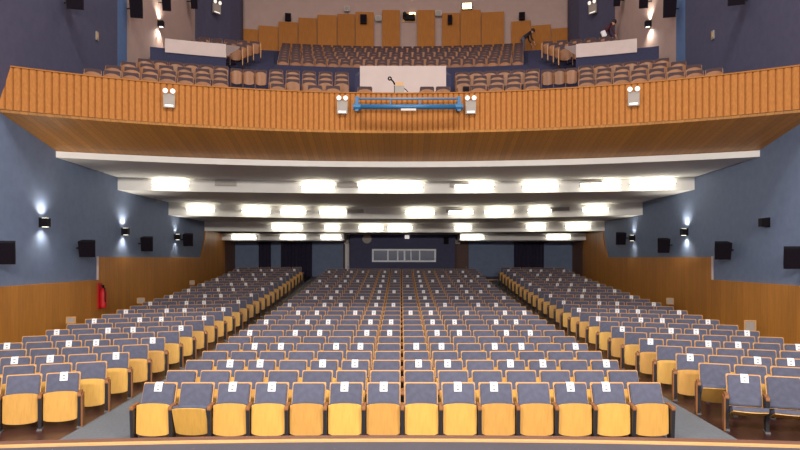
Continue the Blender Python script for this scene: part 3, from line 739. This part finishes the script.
small_speaker(438.5, 14.5, 6, 5, 35.55, 'grey box in the narrow gap right of the projector opening', 'wall_box', 'vent', 'grey', 'box')
p, rz = on_back(409, 17.5, 35.58)
e = empty('projection_port', p, rz, 'dark projector opening with warm light in the centre gap of the balcony wall', 'projector opening')
b = MB(); b.box(-0.37, 0.37, -0.03, 0.0, -0.27, 0.27, M['tan']); b.build('opening', e)
b = MB(); b.prism([(-0.34, -0.05), (-0.34, 0.16), (-0.22, 0.22), (-0.10, 0.10), (0.05, 0.05), (0.30, 0.10), (0.33, -0.20), (-0.2, -0.20)], -0.30, -0.03, M['black']); pj = b.build('projector', e)
b = MB(); b.tube((-0.22, -0.40, 0.04), (-0.22, -0.30, 0.04), 0.08, M['black'], 12); b.build('lens', pj)
b = MB(); b.box(0.02, 0.34, -0.06, -0.03, 0.14, 0.25, M['warmlens']); b.build('lamp', e)
p, rz = on_back(467, 6.8, 35.4)
e = empty('flood_lamp', p, rz, 'bright yellow flood lamp standing on a tall wooden panel of the balcony wall', 'lamp')
b = MB(); b.box(-0.27, 0.27, -0.12, 0.08, -0.17, 0.17, M['black']); b.build('housing', e)
b = MB(); b.box(-0.24, 0.24, -0.13, -0.121, -0.15, 0.15, M['warmlens']); b.build('lens', e)
b = MB(); b.box(-0.05, 0.05, -0.02, 0.02, -0.24, -0.17, M['steel']); b.build('stand', e)

# small plates on the upper blue walls
for px, py, s in ((96.5, 36, -1), (713.5, 35, 1)):
    X = XL if s < 0 else XR; D = F*abs(X)/abs(px-CX); p = at(px, py, D)
    b = MB(); b.box(-0.02, 0.02, -0.07, 0.07, -0.13, 0.13, M['grey']); b.box(-0.03, 0.03, -0.04, 0.04, -0.08, 0.08, M['tan']); o = b.build('wall_plate'); o.location = (X-s*0.023, p.y, p.z)
    tag(o, 'small pale plate on the navy wall above the %s end of the balcony' % ('left' if s < 0 else 'right'), 'wall plate')

# ------------------------------------------------------------------ back wall under the balcony
DB = 35.5
bx0, bx1 = (350-CX)*DB/F, (455-CX)*DB/F
m = MB(); m.box(bx0, bx1, DB, YB, 1.2, 3.925, M['booth']); struct(m, 'wall_booth', 'navy projection booth front on the back wall')
w0 = at(372, 262, DB); w1 = at(436, 249, DB)
e = bpy.data.objects.new('window_1', None); C.objects.link(e); e.location = (0, DB, 0); e['kind'] = 'structure'; e['label'] = 'long white-framed booth window on the back wall'
b = MB(); t = 0.09
b.box(w0.x, w1.x, -0.06, -0.002, w0.z, w0.z+t, M['winframe']); b.box(w0.x, w1.x, -0.06, -0.002, w1.z-t, w1.z, M['winframe'])
for px, tt in ((372.8, 0.1), (388, 0.07), (397.7, 0.07), (404.5, 0.09), (411, 0.05), (419.6, 0.06), (435.2, 0.1)):
    x = (px-CX)*DB/F; b.box(max(w0.x, x-tt/2), min(w1.x, x+tt/2), -0.055, -0.002, w0.z+t, w1.z-t, M['winframe'])
b.build('window_frame', e)
b = MB(); b.box(w0.x+0.05, w1.x-0.05, -0.012, -0.001, w0.z+0.05, w1.z-0.05, M['glass']); b.build('window_pane', e)
b = MB(); c = at(367, 238.8, DB); b.tube((c.x, DB-0.05, c.z), (c.x, DB-0.003, c.z), 0.25, M['grey'], 24); o = b.build('wall_disc'); tag(o, 'round pale grey disc high on the navy booth wall', 'disc')
c = at(407, 237, DB); b = MB(); b.box(c.x-0.12, c.x+0.12, DB-0.08, DB-0.003, c.z-0.09, c.z+0.09, M['elens']); o = b.build('lit_sign'); tag(o, 'small white lit box above the booth window', 'lit box')
c = at(446, 240.5, DB); b = MB(); b.prism(rounded(0.13, -0.2, 0.2, 0.03, 2), -0.2, -0.003, M['black'], Matrix.Translation((c.x, DB, c.z))); b.prism(rounded(0.1, -0.16, 0.16, 0.03, 2), -0.212, -0.2, M['grille'], Matrix.Translation((c.x, DB, c.z))); o = b.build('booth_speaker'); tag(o, 'small black speaker high on the right of the navy booth wall', 'speaker')
o.name = 'wall_speaker'
for px, lab in ((346, 'small white box on the wall left of the booth'), (458, 'small white box on the wall right of the booth')):
    c = at(px, 240, 36.2); b = MB(); b.box(-0.13, 0.13, -0.12, 0.0, -0.22, 0.22, M['lightgrey']); b.box(-0.09, 0.09, -0.13, -0.12, 0.02, 0.14, M['grey']); o = b.build('wall_box'); o.location = (c.x, YB-0.003, c.z); tag(o, lab, 'box')
# doors
def door(n, px0, px1, py0, py1, mm, lab):
    a, c = at(px0, py1, YB), at(px1, py0, YB)
    e = bpy.data.objects.new('door_%d' % n, None); C.objects.link(e); e.location = (0, YB, 0); e['kind'] = 'structure'; e['label'] = lab
    b = MB(); b.box(a.x+0.04, c.x-0.04, -0.05, -0.003, a.z, c.z-0.05, mm); b.build('door_leaf', e)
    b = MB(); t = 0.07
    b.box(a.x-t, a.x+0.04, -0.09, -0.003, a.z, c.z, M['brown']); b.box(c.x-0.04, c.x+t*0.3, -0.09, -0.003, a.z, c.z, M['brown']); b.box(a.x, c.x, -0.09, -0.003, c.z-0.05, c.z+0.04, M['brown']); b.build('door_frame', e)
    b = MB(); b.tube((c.x-0.1, -0.10, a.z+1.0), (c.x-0.1, -0.05, a.z+1.0), 0.03, M['foot']); b.build('door_handle', e)
door(1, 344.5, 350, 242, 285, M['paper'], 'narrow white door beside the booth')  # white leaf paints in the light from the room behind
door(2, 455.5, 468, 243, 285, M['brown'], 'dark brown door beside the booth')
def curtain(px0, px1, lab):
    a, c = at(px0, 240.5, YB-0.15), at(px1, 240.5, YB-0.15); W = c.x-a.x; n = max(16, int(W/0.03)); zb = floor_z((a.x+c.x)/2, YB-0.2)+0.02
    fold = lambda x: 0.05*math.sin(x*2*PI/0.19)+0.02*math.sin(x*2*PI/0.07)
    e = empty('curtain', ((a.x+c.x)/2, YB-0.15, zb), 0, lab, 'curtain', 'dark curtains over the back wall doorways')
    b = MB(); X = [-W/2+W*i/n for i in range(n+1)]; H = 3.5-zb
    b.grid([[(x, fold(x), 0) for x in X], [(x, fold(x), H) for x in X]], M['curtain']); b.grid([[(x, fold(x)+0.012, H) for x in X], [(x, fold(x)+0.012, 0) for x in X]], M['curtain']); b.build('cloth', e, True)
    b = MB(); b.tube((-W/2-0.05, 0, H+0.02), (W/2+0.05, 0, H+0.02), 0.02, M['steel']); b.build('rod', e)
curtain(258.5, 271, 'narrow dark curtain on the left of the back wall')
curtain(281, 312, 'wide dark curtain at the head of the left aisle')
curtain(514, 544, 'wide dark curtain on the right of the back wall')
m = MB(); m.box(4.0, 5.55, 34.9, 35.2, 1.2, 1.50, M['carpet']); m.box(4.0, 5.55, 34.87, 34.9, 1.46, 1.51, M['frame']); struct(m, 'trim_4', 'step with pale nosing at the head of the right aisle')

# ------------------------------------------------------------------ people in the balcony
def person(name, loc, rz, joints, radii, edges, label, top, legs, zones, head, scale=1.0):
    """one skinned body; joints in metres, x to the person's front"""
    me = bpy.data.meshes.new(name+'_body'); names = list(joints); me.from_pydata([joints[n] for n in names], [(names.index(a), names.index(b)) for a, b in edges], [])
    o = bpy.data.objects.new('body', me); C.objects.link(o)
    md = o.modifiers.new('skin', 'SKIN'); sk = me.skin_vertices[0].data if me.skin_vertices else None
    if sk is None:
        bpy.context.view_layer.objects.active = o; me.skin_vertices.new() if hasattr(me.skin_vertices, 'new') else None; sk = me.skin_vertices[0].data
    for i, n in enumerate(names): sk[i].radius = (radii[n], radii[n]); sk[i].use_root = (n == 'pelvis')
    ss = o.modifiers.new('sub', 'SUBSURF'); ss.levels = 2; ss.render_levels = 2
    dg = bpy.context.evaluated_depsgraph_get(); nm = bpy.data.meshes.new_from_object(o.evaluated_get(dg)); o.modifiers.clear(); o.data = nm
    nm.materials.clear()
    for mm in (M['skin'], top, legs, M['black']): nm.materials.append(mm)
    for p in nm.polygons:
        p.material_index = zones(p.center); p.use_smooth = True
    e = empty('person', loc, rz, label, 'person'); o.parent = e
    # hair cap
    hc, hd = head; b = MB(); b.ball(hc, 0.105, M['hair'], 14, (1.0, 0.9, 1.08)); h = b.build('hair', e, True); h.location = hd
    return e
def hand(j, r, ed, wrist, d, side):
    """five short finger chains from a palm vertex"""
    w = Vector(j[wrist]); d = Vector(d).normalized(); sd = Vector((0, 1, 0)).cross(d)
    sd = d.cross(Vector((1, 0, 0.01))).normalized()
    pn = wrist+'_palm'; j[pn] = tuple(w+d*0.07); r[pn] = 0.032; ed.append((wrist, pn))
    for q in range(4):
        n1, n2 = '%s_f%d' % (wrist, q), '%s_g%d' % (wrist, q); o = (q-1.5)*0.022; L = (0.075, 0.09, 0.085, 0.065)[q]
        j[n1] = tuple(w+d*0.11+sd*o); r[n1] = 0.010; j[n2] = tuple(w+d*(0.11+L*0.9)+sd*o+Vector((0.015, 0, -0.02))); r[n2] = 0.008
        ed += [(pn, n1), (n1, n2)]
    n1 = wrist+'_t'; n2 = wrist+'_u'; j[n1] = tuple(w+d*0.05+sd*-0.045*side); r[n1] = 0.012; j[n2] = tuple(w+d*0.09+sd*-0.062*side); r[n2] = 0.009; ed += [(pn, n1), (n1, n2)]
def bent(lean):
    j = {}; r = {}
    c, s = math.cos(lean), math.sin(lean)
    def up(h, f=0.0, y=0.0): return (s*h+c*f, y, 0.88+c*h-s*f)
    j['pelvis'] = (0, 0, 0.90); r['pelvis'] = 0.135
    j['waist'] = up(0.16); r['waist'] = 0.125
    j['chest'] = up(0.38); r['chest'] = 0.155
    j['neck'] = up(0.54, 0.02); r['neck'] = 0.058
    j['chin'] = up(0.62, 0.05); r['chin'] = 0.075
    j['crown'] = up(0.73, 0.05); r['crown'] = 0.088
    j['nose'] = up(0.65, 0.145); r['nose'] = 0.014
    ed = [('pelvis', 'waist'), ('waist', 'chest'), ('chest', 'neck'), ('neck', 'chin'), ('chin', 'crown'), ('chin', 'nose')]
    for y, t in ((0.1, 'a'), (-0.1, 'b')):
        j['hip'+t] = (0, y, 0.85); r['hip'+t] = 0.095
        j['knee'+t] = (0.05+0.04*(t == 'a'), y*1.1, 0.47); r['knee'+t] = 0.062
        j['ank'+t] = (-0.03+0.08*(t == 'a'), y*1.1, 0.09); r['ank'+t] = 0.042
        j['toe'+t] = (0.14+0.08*(t == 'a'), y*1.2, 0.035); r['toe'+t] = 0.036
        ed += [('pelvis', 'hip'+t), ('hip'+t, 'knee'+t), ('knee'+t, 'ank'+t), ('ank'+t, 'toe'+t)]
        sh = up(0.47, 0.0, y*1.9); j['sho'+t] = sh; r['sho'+t] = 0.06
        j['elb'+t] = (sh[0]+0.06, sh[1]*1.08, sh[2]-0.28); r['elb'+t] = 0.042
        j['wri'+t] = (sh[0]+0.20, sh[1]*1.0, sh[2]-0.48); r['wri'+t] = 0.03
        ed += [('chest', 'sho'+t), ('sho'+t, 'elb'+t), ('elb'+t, 'wri'+t)]
        hand(j, r, ed, 'wri'+t, (0.35, 0, -0.9), 1 if t == 'a' else -1)
    hc = up(0.735, 0.025)
    return j, r, ed, hc
def build_person(loc, rz, lean, label, top, legs):
    j, r, ed, hc = bent(lean)
    c, s = math.cos(lean), math.sin(lean)
    wr = [Vector(j['wria']), Vector(j['wrib'])]
    def zones(p):
        h = s*p.x+c*(p.z-0.88)
        if min((p-w).length for w in wr) < 0.24 and p.z < min(w.z for w in wr)+0.03: return 0
        if h > 0.53 and abs(p.y) < 0.12: return 0
        if p.z < 0.10: return 3
        if h < 0.05 and p.z < 0.97: return 2
        return 1
    e = person('person', loc, rz, j, r, ed, label, top, legs, zones, ((0, 0, 0), hc))
    return e, j
x = (525-CX)*33.6/F
pe, _ = build_person((x-0.1, 33.75, 13.05), 0.15, math.radians(48), 'person in black top and grey-blue jeans bending forward beside the wooden panels', M['darkcloth'], M['jeans'])
x = (602.5-CX)*28.7/F
pe2, pj = build_person((x, 28.7, 11.6), 0.0, math.radians(42), 'person in dark maroon clothes leaning forward beside the navy corner wall', M['marooncloth'], M['darkcloth'])
b = MB(); b.prism(rounded(0.10, -0.13, 0.13, 0.03, 3), -0.04, 0.04, M['paper'])
o = b.build('white_bag'); w = pj['wria']; o.location = (x-0.02+0.0, 28.7-0.22, 11.6+0.80); o.rotation_euler = (0, -0.4, 0)
tag(o, 'small white bag held by the person leaning by the navy wall', 'bag')

# ------------------------------------------------------------------ lights
W = bpy.data.worlds.new('World'); bpy.context.scene.world = W; W.use_nodes = True
W.node_tree.nodes['Background'].inputs[0].default_value = (0.86, 0.84, 0.88, 1); W.node_tree.nodes['Background'].inputs[1].default_value = 0.9
for x in (-5, 0, 5):
    o = lamp('AREA', 'stage_flood', (x, 0.5, 6.2), 660, (1.0, 0.93, 0.84), (2.5, 0.6)); aim(o, (x*0.9, 22, 2.0))  # unseen fills added near the camera, partly in place of its flash
for x in (-5, 5):
    o = lamp('AREA', 'house_light', (x, 9, 18.8), 1100, (1.0, 0.93, 0.86), (3, 3))  # lamps added above the view to brighten the front of the hall
for x in (-5.5, 0, 5.5):
    o = lamp('AREA', 'balcony_light', (x, 23, 18.8), 240, (1.0, 0.85, 0.76), (3, 1.5)); aim(o, (x, 29, 10))  # added out of view to lift the light on the balcony

# ------------------------------------------------------------------ camera
cam = bpy.data.cameras.new('camera'); co = bpy.data.objects.new('camera', cam); C.objects.link(co)
co.location = (0, 0, ZC); co.rotation_euler = (PI/2, 0, 0)
cam.sensor_width = 36; cam.lens = 36*F/800; cam.shift_x = -1/800; cam.shift_y = (CY-225)/800
cam.clip_end = 200
bpy.context.scene.camera = co
vs = bpy.context.scene.view_settings
vs.view_transform = 'Standard'; vs.look = 'None'; vs.gamma = 1; vs.exposure = 0.28; vs.use_curve_mapping = False
